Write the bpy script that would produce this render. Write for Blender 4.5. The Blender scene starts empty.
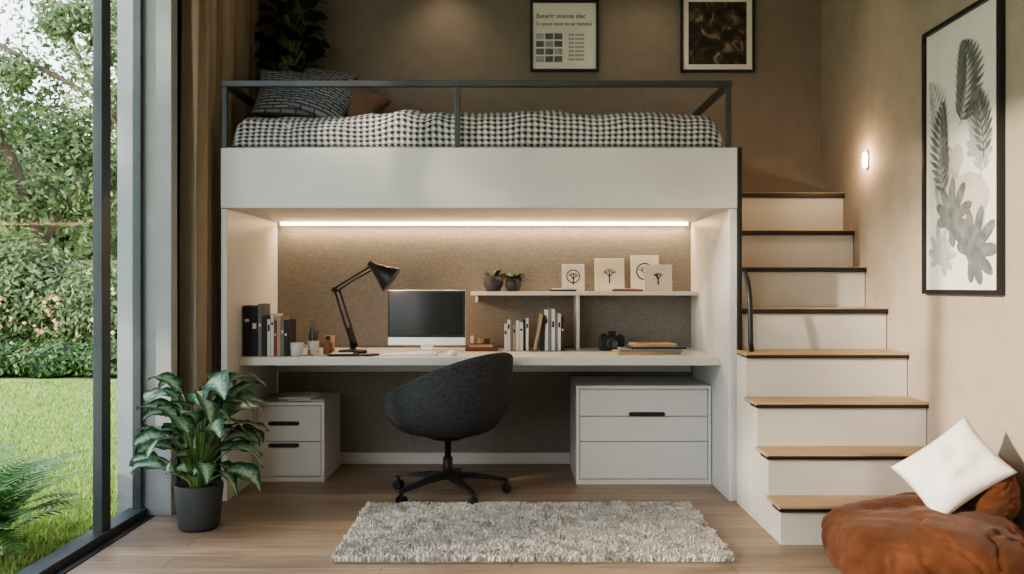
import bpy, bmesh, math, random
from mathutils import Vector, Matrix, Euler, noise
random.seed(7)
PI=math.pi
# ---------------------------------------------------------------- materials
def newmat(name):
    m=bpy.data.materials.new(name); m.use_nodes=True
    nt=m.node_tree; b=nt.nodes['Principled BSDF']
    return m,nt,b
def plain(name,col,rough=0.5,metal=0.0,var=0.06,scale=8,bump=0.0,bscale=60,emit=None,es=0,sheen=0,spec=0.5):
    m,nt,b=newmat(name)
    N=nt.nodes; L=nt.links
    tc=N.new('ShaderNodeTexCoord')
    nz=N.new('ShaderNodeTexNoise'); nz.inputs['Scale'].default_value=scale; nz.inputs['Detail'].default_value=4
    L.new(tc.outputs['Object'],nz.inputs['Vector'])
    r=N.new('ShaderNodeValToRGB')
    r.color_ramp.elements[0].position=.3; r.color_ramp.elements[1].position=.7
    r.color_ramp.elements[0].color=tuple(c*(1-var) for c in col)+(1,)
    r.color_ramp.elements[1].color=tuple(min(1,c*(1+var)) for c in col)+(1,)
    L.new(nz.outputs['Fac'],r.inputs['Fac']); L.new(r.outputs['Color'],b.inputs['Base Color'])
    b.inputs['Roughness'].default_value=rough; b.inputs['Metallic'].default_value=metal
    b.inputs['Specular IOR Level'].default_value=spec
    if sheen: b.inputs['Sheen Weight'].default_value=sheen
    if bump:
        n2=N.new('ShaderNodeTexNoise'); n2.inputs['Scale'].default_value=bscale; n2.inputs['Detail'].default_value=5
        L.new(tc.outputs['Object'],n2.inputs['Vector'])
        bp=N.new('ShaderNodeBump'); bp.inputs['Strength'].default_value=bump; bp.inputs['Distance'].default_value=.01
        L.new(n2.outputs['Fac'],bp.inputs['Height']); L.new(bp.outputs['Normal'],b.inputs['Normal'])
    if emit:
        b.inputs['Emission Color'].default_value=emit+(1,); b.inputs['Emission Strength'].default_value=es
    return m
def wood(name,c1,c2,planks=True,axis='x',rough=.45):
    m,nt,b=newmat(name); N=nt.nodes; L=nt.links
    tc=N.new('ShaderNodeTexCoord'); mp=N.new('ShaderNodeMapping')
    mp.inputs['Scale'].default_value=(1.2,14,14) if axis=='x' else (14,1.2,14)
    L.new(tc.outputs['Object'],mp.inputs['Vector'])
    nz=N.new('ShaderNodeTexNoise'); nz.inputs['Scale'].default_value=2.2; nz.inputs['Detail'].default_value=9; nz.inputs['Distortion'].default_value=.6
    L.new(mp.outputs[0],nz.inputs['Vector'])
    r=N.new('ShaderNodeValToRGB'); r.color_ramp.elements[0].position=.3; r.color_ramp.elements[1].position=.7
    r.color_ramp.elements[0].color=c1+(1,); r.color_ramp.elements[1].color=c2+(1,)
    L.new(nz.outputs['Fac'],r.inputs['Fac'])
    out=r.outputs['Color']
    if planks:
        br=N.new('ShaderNodeTexBrick'); br.inputs['Scale'].default_value=1
        br.inputs['Brick Width'].default_value=1.5; br.inputs['Row Height'].default_value=.15
        br.inputs['Mortar Size'].default_value=.0022; br.inputs['Mortar Smooth'].default_value=.3; br.offset=.37
        br.inputs['Color1'].default_value=(.76,.75,.74,1); br.inputs['Color2'].default_value=(1.14,1.12,1.08,1); br.inputs['Mortar'].default_value=(.36,.32,.28,1)
        L.new(tc.outputs['Object'],br.inputs['Vector'])
        mx=N.new('ShaderNodeMix'); mx.data_type='RGBA'; mx.blend_type='MULTIPLY'; mx.inputs[0].default_value=1
        L.new(out,mx.inputs[6]); L.new(br.outputs['Color'],mx.inputs[7]); out=mx.outputs[2]
    L.new(out,b.inputs['Base Color'])
    rr=N.new('ShaderNodeMapRange'); rr.inputs[3].default_value=rough-.08; rr.inputs[4].default_value=rough+.12
    L.new(nz.outputs['Fac'],rr.inputs[0]); L.new(rr.outputs[0],b.inputs['Roughness'])
    bp=N.new('ShaderNodeBump'); bp.inputs['Strength'].default_value=.12; bp.inputs['Distance'].default_value=.004
    L.new(nz.outputs['Fac'],bp.inputs['Height']); L.new(bp.outputs['Normal'],b.inputs['Normal'])
    return m
def island(name,cols,rough=.5,trans=0.0):
    m,nt,b=newmat(name); N=nt.nodes; L=nt.links
    g=N.new('ShaderNodeNewGeometry'); r=N.new('ShaderNodeValToRGB')
    els=r.color_ramp.elements
    while len(els)<len(cols): els.new(.5)
    for i,c in enumerate(cols):
        els[i].position=i/(len(cols)-1) if len(cols)>1 else 0
        els[i].color=c+(1,)
    L.new(g.outputs['Random Per Island'],r.inputs['Fac']); L.new(r.outputs['Color'],b.inputs['Base Color'])
    b.inputs['Roughness'].default_value=rough
    if trans:
        tr=N.new('ShaderNodeBsdfTranslucent'); L.new(r.outputs['Color'],tr.inputs['Color'])
        ms=N.new('ShaderNodeMixShader'); ms.inputs[0].default_value=trans
        L.new(b.outputs[0],ms.inputs[1]); L.new(tr.outputs[0],ms.inputs[2])
        L.new(ms.outputs[0],N['Material Output'].inputs['Surface'])
    return m
def weave(name,c1,c2,scale=180,rough=.9,coords='Object',st=(1,1,2.2)):
    m,nt,b=newmat(name); N=nt.nodes; L=nt.links
    tc=N.new('ShaderNodeTexCoord'); mp=N.new('ShaderNodeMapping'); mp.inputs['Scale'].default_value=st
    L.new(tc.outputs[coords],mp.inputs['Vector'])
    nz=N.new('ShaderNodeTexNoise'); nz.inputs['Scale'].default_value=scale; nz.inputs['Detail'].default_value=3
    L.new(mp.outputs[0],nz.inputs['Vector'])
    n2=N.new('ShaderNodeTexNoise'); n2.inputs['Scale'].default_value=scale*.12; n2.inputs['Detail'].default_value=4
    L.new(mp.outputs[0],n2.inputs['Vector'])
    ad=N.new('ShaderNodeMath'); ad.operation='MULTIPLY_ADD'; ad.inputs[1].default_value=.15
    L.new(n2.outputs['Fac'],ad.inputs[0]); 
    ml=N.new('ShaderNodeMath'); ml.operation='MULTIPLY'; ml.inputs[1].default_value=.85; L.new(nz.outputs['Fac'],ml.inputs[0]); L.new(ml.outputs[0],ad.inputs[2])
    r=N.new('ShaderNodeValToRGB'); r.color_ramp.elements[0].position=.38; r.color_ramp.elements[1].position=.62
    r.color_ramp.elements[0].color=c1+(1,); r.color_ramp.elements[1].color=c2+(1,)
    L.new(ad.outputs[0],r.inputs['Fac']); L.new(r.outputs['Color'],b.inputs['Base Color'])
    b.inputs['Roughness'].default_value=rough; b.inputs['Specular IOR Level'].default_value=.2
    bp=N.new('ShaderNodeBump'); bp.inputs['Strength'].default_value=.3; bp.inputs['Distance'].default_value=.003
    L.new(nz.outputs['Fac'],bp.inputs['Height']); L.new(bp.outputs['Normal'],b.inputs['Normal'])
    return m

M={}
M['wallback']=plain('wall_taupe_paint',(.235,.195,.16),.85,bump=.05)
M['wallright']=plain('wall_taupe_lit',(.40,.33,.265),.8,bump=.05)  # lighter taupe: the light falling on this wall is put into its colour
M['wallrear']=plain('wall_white_paint',(.70,.67,.63),.8,bump=.05)
M['wallleft']=plain('wall_grey_paint',(.40,.41,.43),.8,bump=.05)
M['ceil']=plain('ceiling_paint',(.72,.69,.65),.9)
M['floor']=wood('oak_floor',(.25,.175,.12),(.42,.31,.225),rough=.4)
M['tread']=wood('oak_tread',(.38,.25,.14),(.56,.39,.23),planks=False)
M['white']=plain('white_lacquer',(.72,.705,.69),.38,var=.015)
M['riser']=plain('warm_white_riser',(.62,.59,.555),.45,var=.02)
M['whiteD']=plain('white_desk',(.70,.67,.63),.3,var=.02)
M['gap']=plain('shadow_gap',(.03,.03,.03),.8)
M['black']=plain('black_metal',(.018,.018,.02),.4,var=.1)
M['steel']=plain('slate_grey_metal',(.075,.085,.095),.45,metal=.3,var=.1)
M['fabricwall']=weave('greige_fabric_panel',(.19,.172,.155),(.29,.27,.245),scale=130,st=(.7,1,3.4))
M['chair']=weave('charcoal_wool',(.012,.013,.016),(.09,.093,.10),scale=220)
M['brass']=plain('brushed_brass',(.5,.36,.2),.35,metal=.9)
M['curtain']=plain('taupe_curtain',(.50,.40,.325),.9,bump=.2,bscale=300,sheen=.3)
M['screen']=plain('screen_glass',(.01,.01,.012),.12,var=0)
M['silver']=plain('aluminium',(.75,.76,.78),.3,metal=.6,var=.02)
M['paper']=plain('paper',(.78,.75,.70),.8,var=.03)
M['cream']=plain('cream_card',(.72,.66,.57),.8,var=.03)
M['ink']=plain('ink',(.05,.05,.05),.8)
M['greyink']=plain('grey_ink',(.17,.175,.175),.8,var=.35,scale=18)
M['lightink']=plain('light_grey_ink',(.42,.42,.41),.8,var=.2,scale=20)
M['tanink']=plain('tan_ink',(.55,.50,.44),.8)
M['pot']=plain('charcoal_pot',(.06,.062,.065),.6,bump=.1)
M['soil']=plain('soil',(.05,.03,.02),.95,bump=.6,bscale=80)
M['stem']=plain('plant_stem',(.16,.26,.09),.5)
M['darkleaf']=island('dark_leaves',[(.012,.032,.014),(.03,.065,.025),(.018,.045,.02)],.4)
M['succ']=island('succulent_leaves',[(.02,.045,.02),(.05,.085,.04)],.5)
M['rust']=plain('rust_velvet',(.105,.042,.021),1.0,var=.3,scale=6,bump=.3,bscale=50,sheen=.1,spec=.03)
M['pillowwhite']=plain('white_cotton',(.78,.75,.71),.9,bump=.3,bscale=120,var=.03)
M['brownpillow']=plain('brown_linen',(.20,.115,.075),.9,bump=.3,bscale=200)
M['rug']=island('rug_pile',[(.38,.345,.305),(.66,.62,.565),(.80,.765,.715),(.50,.46,.415)],.95)
M['rugbase']=plain('rug_backing',(.45,.41,.36),.95)
M['grass']=island('grass_blades',[(.16,.26,.05),(.30,.42,.11),(.42,.50,.18)],.6,trans=.3)
M['lawn']=plain('lawn_ground',(.20,.29,.08),.95,var=.35,scale=3)
M['hedge']=island('hedge_leaves',[(.02,.06,.015),(.06,.13,.03),(.12,.21,.05),(.04,.10,.03)],.5,trans=.3)
M['tree']=island('tree_leaves',[(.05,.09,.035),(.12,.18,.07),(.21,.28,.12),(.30,.37,.19)],.5,trans=.4)
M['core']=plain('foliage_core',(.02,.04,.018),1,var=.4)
M['bark']=plain('bark',(.10,.075,.055),.95,bump=.8,bscale=20)
M['flower']=island('flowers',[(.70,.26,.10),(.80,.50,.25),(.8,.75,.68),(.6,.2,.10)],.6,trans=.3)
M['fern']=island('fern_leaves',[(.04,.12,.03),(.12,.24,.06)],.5,trans=.3)
M['fencewood']=plain('weathered_timber',(.42,.36,.30),.9,var=.2)
M['led']=plain('led_diffuser',(1,.8,.55),.5,emit=(1,.74,.44),es=8)
M['bulb']=plain('lamp_bulb',(1,.8,.6),.5,emit=(1,.68,.36),es=25)
M['sconceglow']=plain('sconce_glow',(1,.85,.65),.5,emit=(1,.78,.48),es=18)
M['redbook']=plain('rust_cover',(.25,.07,.04),.7)
M['bookblack']=plain('black_cover',(.02,.02,.023),.6)
M['booktan']=plain('tan_cover',(.45,.32,.2),.7)
M['bookwhite']=plain('white_cover',(.68,.65,.6),.7)
M['bookgrey']=plain('grey_cover',(.18,.19,.2),.7)
M['ceramic']=plain('ceramic',(.6,.57,.52),.3)
M['amber']=plain('amber_glass_like',(.22,.1,.04),.2)
# dark painting: layered noise on the canvas
m,nt,b=newmat('dark_painting'); N=nt.nodes;L=nt.links
tc=N.new('ShaderNodeTexCoord'); nz=N.new('ShaderNodeTexNoise'); nz.inputs['Scale'].default_value=9; nz.inputs['Detail'].default_value=8; nz.inputs['Distortion'].default_value=1.2
L.new(tc.outputs['Object'],nz.inputs['Vector']); r=N.new('ShaderNodeValToRGB'); e=r.color_ramp.elements
e[0].position=.42; e[0].color=(.018,.015,.014,1); e[1].position=.75; e[1].color=(.42,.34,.27,1); k=e.new(.58); k.color=(.07,.045,.035,1)
L.new(nz.outputs['Fac'],r.inputs['Fac']); L.new(r.outputs['Color'],b.inputs['Base Color']); b.inputs['Roughness'].default_value=.6
M['darkart']=m
# glass (thin architectural pane)
m,nt,b=newmat('window_glass'); N=nt.nodes;L=nt.links
t=N.new('ShaderNodeBsdfTransparent'); t.inputs[0].default_value=(.97,.985,.98,1)
g=N.new('ShaderNodeBsdfGlossy'); g.inputs['Roughness'].default_value=.02
lw=N.new('ShaderNodeLayerWeight'); lw.inputs['Blend'].default_value=.5
pw=N.new('ShaderNodeMath'); pw.operation='POWER'; pw.inputs[1].default_value=5
L.new(lw.outputs['Facing'],pw.inputs[0])
ma=N.new('ShaderNodeMath'); ma.operation='MULTIPLY_ADD'; ma.inputs[1].default_value=.4; ma.inputs[2].default_value=.010; L.new(pw.outputs[0],ma.inputs[0])
ms=N.new('ShaderNodeMixShader'); L.new(ma.outputs[0],ms.inputs[0]); L.new(t.outputs[0],ms.inputs[1]); L.new(g.outputs[0],ms.inputs[2])
L.new(ms.outputs[0],N['Material Output'].inputs['Surface']); M['glass']=m
def checks(name,dark,light,bw=.034,rh=.021,mo=.0042,off=0.0):
    m,nt,b=newmat(name); N=nt.nodes;L=nt.links
    uv=N.new('ShaderNodeUVMap'); br=N.new('ShaderNodeTexBrick')
    br.inputs['Scale'].default_value=1; br.inputs['Brick Width'].default_value=bw; br.inputs['Row Height'].default_value=rh
    br.inputs['Mortar Size'].default_value=mo; br.inputs['Mortar Smooth'].default_value=.2; br.offset=off
    br.inputs['Color1'].default_value=light+(1,); br.inputs['Color2'].default_value=tuple(c*.7 for c in light)+(1,); br.inputs['Mortar'].default_value=dark+(1,)
    L.new(uv.outputs[0],br.inputs['Vector']); L.new(br.outputs['Color'],b.inputs['Base Color'])
    b.inputs['Roughness'].default_value=.9; b.inputs['Specular IOR Level'].default_value=.2
    return m
# houndstooth-like weave: two crossed stripe sets combined
def hound(name,dark,light,p=.030):
    m,nt,b=newmat(name); N=nt.nodes;L=nt.links
    uv=N.new('ShaderNodeUVMap'); sp=N.new('ShaderNodeSeparateXYZ'); L.new(uv.outputs[0],sp.inputs[0])
    def mth(op,a,b_=None,v1=None):
        n=N.new('ShaderNodeMath'); n.operation=op; L.new(a,n.inputs[0])
        if b_ is not None: L.new(b_,n.inputs[1])
        if v1 is not None: n.inputs[1].default_value=v1
        return n.outputs[0]
    u=mth('MULTIPLY',sp.outputs[0],v1=1/p); v=mth('MULTIPLY',sp.outputs[1],v1=1/(p*.8))
    su=mth('LESS_THAN',mth('FRACT',u),v1=.5); sv=mth('LESS_THAN',mth('FRACT',v),v1=.5)
    tw=mth('LESS_THAN',mth('FRACT',mth('ADD',mth('MULTIPLY',u,v1=2.0),mth('MULTIPLY',v,v1=2.0))),v1=.5)
    both=mth('MULTIPLY',su,sv); either=mth('MAXIMUM',su,sv)
    mid=mth('MULTIPLY',either,tw); f=mth('MAXIMUM',both,mid)
    mx=N.new('ShaderNodeMix'); mx.data_type='RGBA'; L.new(f,mx.inputs[0]); mx.inputs[6].default_value=light+(1,); mx.inputs[7].default_value=dark+(1,)
    L.new(mx.outputs[2],b.inputs['Base Color']); b.inputs['Roughness'].default_value=.9; b.inputs['Specular IOR Level'].default_value=.2
    return m
M['duvet']=hound('houndstooth_duvet',(.035,.038,.048),(.66,.65,.64),.036)
M['patpillow']=checks('patterned_pillow_cloth',(.08,.085,.10),(.32,.33,.35),.09,.022,.006,.5)
# variegated leaf
m,nt,b=newmat('variegated_leaf'); N=nt.nodes;L=nt.links
uv=N.new('ShaderNodeUVMap'); sp=N.new('ShaderNodeSeparateXYZ'); L.new(uv.outputs[0],sp.inputs[0])
a=N.new('ShaderNodeMath'); a.operation='ABSOLUTE'; L.new(sp.outputs[0],a.inputs[0])
tc=N.new('ShaderNodeTexCoord'); nz=N.new('ShaderNodeTexNoise'); nz.inputs['Scale'].default_value=55; nz.inputs['Detail'].default_value=5
L.new(tc.outputs['Object'],nz.inputs['Vector'])
ad=N.new('ShaderNodeMath'); ad.operation='MULTIPLY_ADD'; ad.inputs[1].default_value=1.3; L.new(nz.outputs['Fac'],ad.inputs[0]); L.new(a.outputs[0],ad.inputs[2])
r=N.new('ShaderNodeValToRGB'); e=r.color_ramp.elements
e[0].position=.50; e[0].color=(.40,.50,.38,1); e[1].position=.92; e[1].color=(.025,.085,.04,1)
k=e.new(.72); k.color=(.13,.25,.14,1)
ad2=N.new('ShaderNodeMath'); ad2.operation='MULTIPLY'; ad2.inputs[1].default_value=.66; L.new(ad.outputs[0],ad2.inputs[0])
L.new(ad2.outputs[0],r.inputs['Fac']); L.new(r.outputs['Color'],b.inputs['Base Color']); b.inputs['Roughness'].default_value=.38
tr=N.new('ShaderNodeBsdfTranslucent'); L.new(r.outputs['Color'],tr.inputs['Color'])
ms=N.new('ShaderNodeMixShader'); ms.inputs[0].default_value=.2; L.new(b.outputs[0],ms.inputs[1]); L.new(tr.outputs[0],ms.inputs[2]); L.new(ms.outputs[0],N['Material Output'].inputs['Surface'])
M['varleaf']=m

# ---------------------------------------------------------------- geometry helpers
COL=bpy.context.scene.collection
def group(name,loc=(0,0,0),rot=0,world=True):
    e=bpy.data.objects.new(name,None); e.empty_display_size=.1
    e.location=loc; e.rotation_euler=(0,0,rot); COL.objects.link(e); e['w']=1 if world else 0
    return e
def link(ob,parent):
    COL.objects.link(ob)
    if parent is not None:
        ob.parent=parent
        if parent.get('w'): ob.matrix_parent_inverse=Matrix.Translation(-Vector(parent.location))
    return ob
def mk(name,v,f,mat,parent=None,smooth=False,uvs=None,mi=None):
    me=bpy.data.meshes.new(name); me.from_pydata([tuple(p) for p in v],[],f); me.update()
    for mm in (mat if isinstance(mat,list) else [mat]): me.materials.append(mm)
    if smooth: me.polygons.foreach_set('use_smooth',[True]*len(me.polygons))
    if mi: me.polygons.foreach_set('material_index',mi)
    if uvs:
        ul=me.uv_layers.new(name='UVMap')
        flat=[]
        for lp in me.loops: flat+=list(uvs[lp.vertex_index])
        ul.data.foreach_set('uv',flat)
    return link(bpy.data.objects.new(name,me),parent)
def boxes(name,lst,mat,parent=None,bevel=.004,seg=2):
    """lst: (x0,x1,y0,y1,z0,z1[,matindex[,rotmatrix about base centre]])"""
    bm=bmesh.new()
    for bx in lst:
        x0,x1,y0,y1,z0,z1=bx[:6]; mi=bx[6] if len(bx)>6 else 0
        g=bmesh.ops.create_cube(bm,size=1); vs=g['verts']
        T=Matrix.Translation(((x0+x1)/2,(y0+y1)/2,(z0+z1)/2))@Matrix.Diagonal((x1-x0,y1-y0,z1-z0,1))
        bmesh.ops.transform(bm,matrix=T,verts=vs)
        fs=set(f for v in vs for f in v.link_faces)
        for f in fs: f.material_index=mi
        if bevel:
            bv=min(bevel,.35*min(x1-x0,y1-y0,z1-z0))
            es=list(set(e for v in vs for e in v.link_edges))
            rr=bmesh.ops.bevel(bm,geom=es,offset=bv,segments=seg,affect='EDGES',profile=.5)
            vs=list(set(v for v in rr['verts']) | set(v for v in vs if v.is_valid))
        if len(bx)>7:
            c=Vector(((x0+x1)/2,(y0+y1)/2,z0))
            bmesh.ops.transform(bm,matrix=Matrix.Translation(c)@bx[7].to_4x4()@Matrix.Translation(-c),verts=[v for v in vs if v.is_valid])
    me=bpy.data.meshes.new(name); bm.to_mesh(me); bm.free()
    for mm in (mat if isinstance(mat,list) else [mat]): me.materials.append(mm)
    return link(bpy.data.objects.new(name,me),parent)
def box(name,x0,x1,y0,y1,z0,z1,mat,parent=None,bevel=.004): return boxes(name,[(x0,x1,y0,y1,z0,z1)],mat,parent,bevel)
def sweep(pts,rad,n=10,closed_ends=True,off=0):
    pts=[Vector(p) for p in pts]; v=[];f=[]
    if not isinstance(rad,(list,tuple)): rad=[rad]*len(pts)
    up=None
    for i,p in enumerate(pts):
        d=(pts[min(i+1,len(pts)-1)]-pts[max(i-1,0)]).normalized()
        if up is None:
            up=d.orthogonal().normalized()
        else:
            up=(up-d*up.dot(d)).normalized()
        s=d.cross(up)
        for k in range(n):
            a=2*PI*k/n; v.append(p+(up*math.cos(a)+s*math.sin(a))*rad[i])
    for i in range(len(pts)-1):
        for k in range(n):
            a=i*n+k; b_=i*n+(k+1)%n
            f.append((off+a,off+b_,off+b_+n,off+a+n))
    if closed_ends:
        f.append(tuple(off+k for k in range(n))[::-1]); f.append(tuple(off+(len(pts)-1)*n+k for k in range(n)))
    return v,f
def tube(name,pts,rad,mat,parent=None,n=12,smooth=True):
    v,f=sweep(pts,rad,n); return mk(name,v,f,mat,parent,smooth)
def multitube(name,lst,mat,parent=None,n=8):
    V=[];F=[]
    for pts,r in lst:
        v,f=sweep(pts,r,n,off=len(V)); V+=v;F+=f
    return mk(name,V,F,mat,parent,True)
def lathe(name,prof,loc,mat,parent=None,n=36,smooth=True,sc=(1,1)):
    v=[];f=[]
    for r,z in prof:
        for k in range(n):
            a=2*PI*k/n; v.append((loc[0]+r*math.cos(a)*sc[0],loc[1]+r*math.sin(a)*sc[1],loc[2]+z))
    for i in range(len(prof)-1):
        for k in range(n):
            f.append((i*n+k,i*n+(k+1)%n,(i+1)*n+(k+1)%n,(i+1)*n+k))
    ob=mk(name,v,f,mat,parent,smooth)
    return ob
def bez(p0,p1,p2,p3,n=10):
    p0,p1,p2,p3=map(Vector,(p0,p1,p2,p3)); o=[]
    for i in range(n+1):
        t=i/n;s=1-t; o.append(p0*s**3+p1*3*s*s*t+p2*3*s*t*t+p3*t**3)
    return o
class LeafMesh:
    def __init__(s): s.v=[];s.f=[];s.uv=[]
    def leaf(s,base,az,el,length,width,droop=.8,fold=.25,n=8,twist=0,shape=1.0,xmin=None):
        b=len(s.v); p=Vector(base); e=el
        for i in range(n+1):
            t=i/n
            w=width*.5*(math.sin(PI*min(1,t**.75))**.8)*(1-.15*t) if 0<t<1 else 0
            w*=shape
            d=Vector((math.cos(az)*math.cos(e),math.sin(az)*math.cos(e),math.sin(e)))
            side=Vector((-math.sin(az),math.cos(az),0)); up=side.cross(d)*-1
            up=d.cross(side)*-1 if d.cross(side).z<0 else d.cross(side)
            sd=(side*math.cos(twist)+up*math.sin(twist))
            lift=up*abs(w)*fold
            wave=.06*width*math.sin(t*14)
            for q in (-1,-.5,0,.5,1):
                pt=p+sd*w*q+lift*abs(q)+up*wave*q*q*(1 if q>0 else -1)
                if xmin is not None and pt.x<xmin: pt.x=xmin+.1*(pt.x-xmin)
                s.v.append(pt); s.uv.append((q,t))
            p=p+d*(length/n); e-=droop/n
        for i in range(n):
            for k in range(4):
                a=b+i*5+k; s.f.append((a,a+1,a+6,a+5))
    def build(s,name,mat,parent=None,smooth=True): return mk(name,s.v,s.f,mat,parent,smooth,uvs=s.uv)
def blob(name,c,r,mat,parent=None,sub=5,power=2.6,amp=.03,freq=4,flat=None,rot=None,wr=0):
    bm=bmesh.new(); bmesh.ops.create_icosphere(bm,subdivisions=sub,radius=1)
    for v in bm.verts:
        d=v.co.normalized()
        k=(abs(d.x)**power+abs(d.y)**power+abs(d.z)**power)**(-1/power)
        q=Vector((d.x*k*r[0],d.y*k*r[1],d.z*k*r[2]))
        nn=noise.fractal(Vector((q.x*freq+c[0]*3,q.y*freq,q.z*freq*1.5)),.9,2,4)
        rg=1-abs(noise.noise(Vector((q.x*freq*.8+9,q.y*freq*.8,q.z*freq*.5+3))))*2
        dd=nn*amp+(rg-.5)*amp*.9
        if wr:
            w1=abs(noise.noise(Vector((q.x*4+1.2*nn,q.y*6+1.5*nn,q.z*4))))
            dd-=wr*max(0,1-w1*5)
        q+=d*dd
        if rot: q=rot.to_matrix()@q
        q+=Vector(c)
        if flat is not None and q.z<flat: q.z=flat
        v.co=q
    me=bpy.data.meshes.new(name); bm.to_mesh(me); bm.free(); me.materials.append(mat)
    me.polygons.foreach_set('use_smooth',[True]*len(me.polygons))
    return link(bpy.data.objects.new(name,me),parent)
def pillow(name,c,w,h,t,rot,mat,parent=None,n=28,amp=.012):
    V=[];F=[];UV=[]
    R=rot.to_matrix()
    for side in (1,-1):
        o=len(V)
        for i in range(n+1):
            for j in range(n+1):
                u=-1+2*i/n; v=-1+2*j/n
                x=u*w/2*(1-.09*(1-v*v)); y=v*h/2*(1-.09*(1-u*u))
                z=side*t/2*(max(0,(1-u**2))*max(0,(1-v**2)))**.42
                z+=amp*noise.noise(Vector((u*2.3+c[0]*5,v*2.3,side*.5)))*2*(1-u*u)*(1-v*v)
                V.append(R@Vector((x,y,z))+Vector(c)); UV.append((u*w/2,v*h/2))
        for i in range(n):
            for j in range(n):
                a=o+i*(n+1)+j; q=(a,a+n+1,a+n+2,a+1)
                F.append(q if side>0 else q[::-1])
    ob=mk(name,V,F,mat,parent,True,uvs=UV)
    bm=bmesh.new(); bm.from_mesh(ob.data); bmesh.ops.remove_doubles(bm,verts=bm.verts,dist=.0006); bm.to_mesh(ob.data); bm.free()
    return ob

# ---------------------------------------------------------------- room shell
XL,XR,YB,YR,ZC=-1.945,2.117,6.0,-1.6,3.45
box('floor',XL-.12,XR+.12,YR-.1,YB+.12,-.1,0,M['floor'],bevel=0)
box('ceiling',XL-.12,XR+.12,YR-.1,YB+.12,ZC,ZC+.12,M['ceil'],bevel=0)
box('wall_back',XL-.12,XR+.12,YB,YB+.12,0,ZC,M['wallback'],bevel=0)
box('wall_right',XR,XR+.12,YR,YB,0,ZC,M['wallright'],bevel=0)
box('wall_rear',XL-.12,XR+.12,YR-.1,YR,0,ZC,M['wallrear'],bevel=0)
box('wall_left',XL-.12,XL,4.59,YB,0,ZC,M['wallleft'],bevel=0)
box('trim_2',XL,-1.785,4.595,4.68,0.001,ZC-.001,M['wallleft'],bevel=.003)
w=group('window_1',(XL,1.5,0))
fr=[(XL-.06,XL+.035,YR,4.59,0,.045),(XL-.06,XL+.035,YR,4.59,ZC-.08,ZC)]
for a,b_ in ((4.56,4.59),(4.13,4.22),(2.2,2.28),(.3,.38),(-1.6,-1.52)): fr.append((XL-.03,XL+.015,a,b_,.04,ZC-.06))
boxes('frame',fr,M['steel'],w,.003)
mk('glass_pane',[(XL-.015,YR,.04),(XL-.015,4.57,.04),(XL-.015,4.57,ZC-.06),(XL-.015,YR,ZC-.06)],[(0,1,2,3)],M['glass'],w)
box('trim_1',XL+.036,XL+.075,YR,4.59,0,.006,M['black'],bevel=0)

# ---------------------------------------------------------------- curtain
v=[];f=[];n=300;rows=14
for i in range(n+1):
    t=i/n; y=4.765+1.20*t
    ph=t*2*PI*11.5+.8
    for j in range(rows+1):
        z=.03+(ZC-.1-.03)*j/rows
        am=.052+.010*math.sin(t*17)
        x=-1.765+am*math.sin(ph+.25*math.sin(z*1.4))+.010*math.sin(ph*2.3+z)
        v.append((x,y+.012*math.sin(ph*1.7+z*.8),z))
for i in range(n):
    for j in range(rows):
        a=i*(rows+1)+j; f.append((a,a+rows+1,a+rows+2,a+1))
cg=group('window_curtain',(-1.765,5.3,0))
c=mk('cloth',v,f,M['curtain'],cg,True)
s=c.modifiers.new('s','SOLIDIFY'); s.thickness=.003
boxes('ceiling_track',[(-1.80,-1.73,4.70,5.99,ZC-.075,ZC)],M['black'],cg)

# ---------------------------------------------------------------- loft bed
LX0,LX1,LF=-1.63,1.262,4.9
loft=group('loft_bed',(-.18,5.45,0))
box('platform',LX0,LX1,LF,5.985,1.64,1.98,M['white'],loft,.006)
box('side_panel_left',LX0,LX0+.035,LF+.01,5.985,0,1.64,M['white'],loft,.004)
box('side_panel_right',LX1-.045,LX1,LF+.01,5.985,0,1.64,M['white'],loft,.004)
box('back_panel_fabric',LX0+.035,LX1-.045,5.965,5.985,.0,1.64,M['fabricwall'],loft,0)
box('front_post',LX1+.001,LX1+.022,LF-.005,LF+.035,0,1.98,M['black'],loft,.002)
box('back_panel_plinth',LX0+.036,LX1-.046,5.945,5.964,0,.075,M['whiteD'],loft,.003)
boxes('led_strip',[(LX0+.06,LX1-.07,5.935,5.955,1.618,1.638)],M['led'],loft,.002)
rail=[]
zt=2.355
rail+=[(LX0+.005,LX1-.03,LF+.0,LF+.034,zt-.034,zt)]
for x in (LX0+.005,-.32,LX1-.064): rail.append((x,x+.03,LF+.004,LF+.03,1.98,zt-.034))
rail+=[(LX0+.005,LX0+.04,LF+.034,5.96,zt-.034,zt),(LX1-.064,LX1-.03,LF+.034,5.96,zt-.034,zt)]
rail+=[(LX0+.005,LX0+.035,5.93,5.96,1.98,zt-.034),(LX1-.064,LX1-.034,5.93,5.96,1.98,zt-.034),(LX0+.04,LX1-.064,5.93,5.96,zt-.034,zt)]
boxes('guard_rail',rail,M['steel'],loft,.003)
blobm=box('mattress',LX0+.08,LX1-.09,LF+.075,5.9,1.982,2.13,M['pillowwhite'],loft,.04)
nu,nv=240,70
V=[];F=[];UV=[]
prof=[(4.962,1.995),(4.95,2.05),(4.955,2.11),(4.985,2.165),(5.05,2.195),(5.2,2.205),(5.5,2.205),(5.9,2.19)]
cum=[0]
for a,b_ in zip(prof,prof[1:]): cum.append(cum[-1]+math.dist(a,b_))
def pp(s):
    for i in range(len(cum)-1):
        if s<=cum[i+1]+1e-9:
            t=(s-cum[i])/(cum[i+1]-cum[i]); return (prof[i][0]+(prof[i+1][0]-prof[i][0])*t,prof[i][1]+(prof[i+1][1]-prof[i][1])*t)
    return prof[-1]
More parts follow.
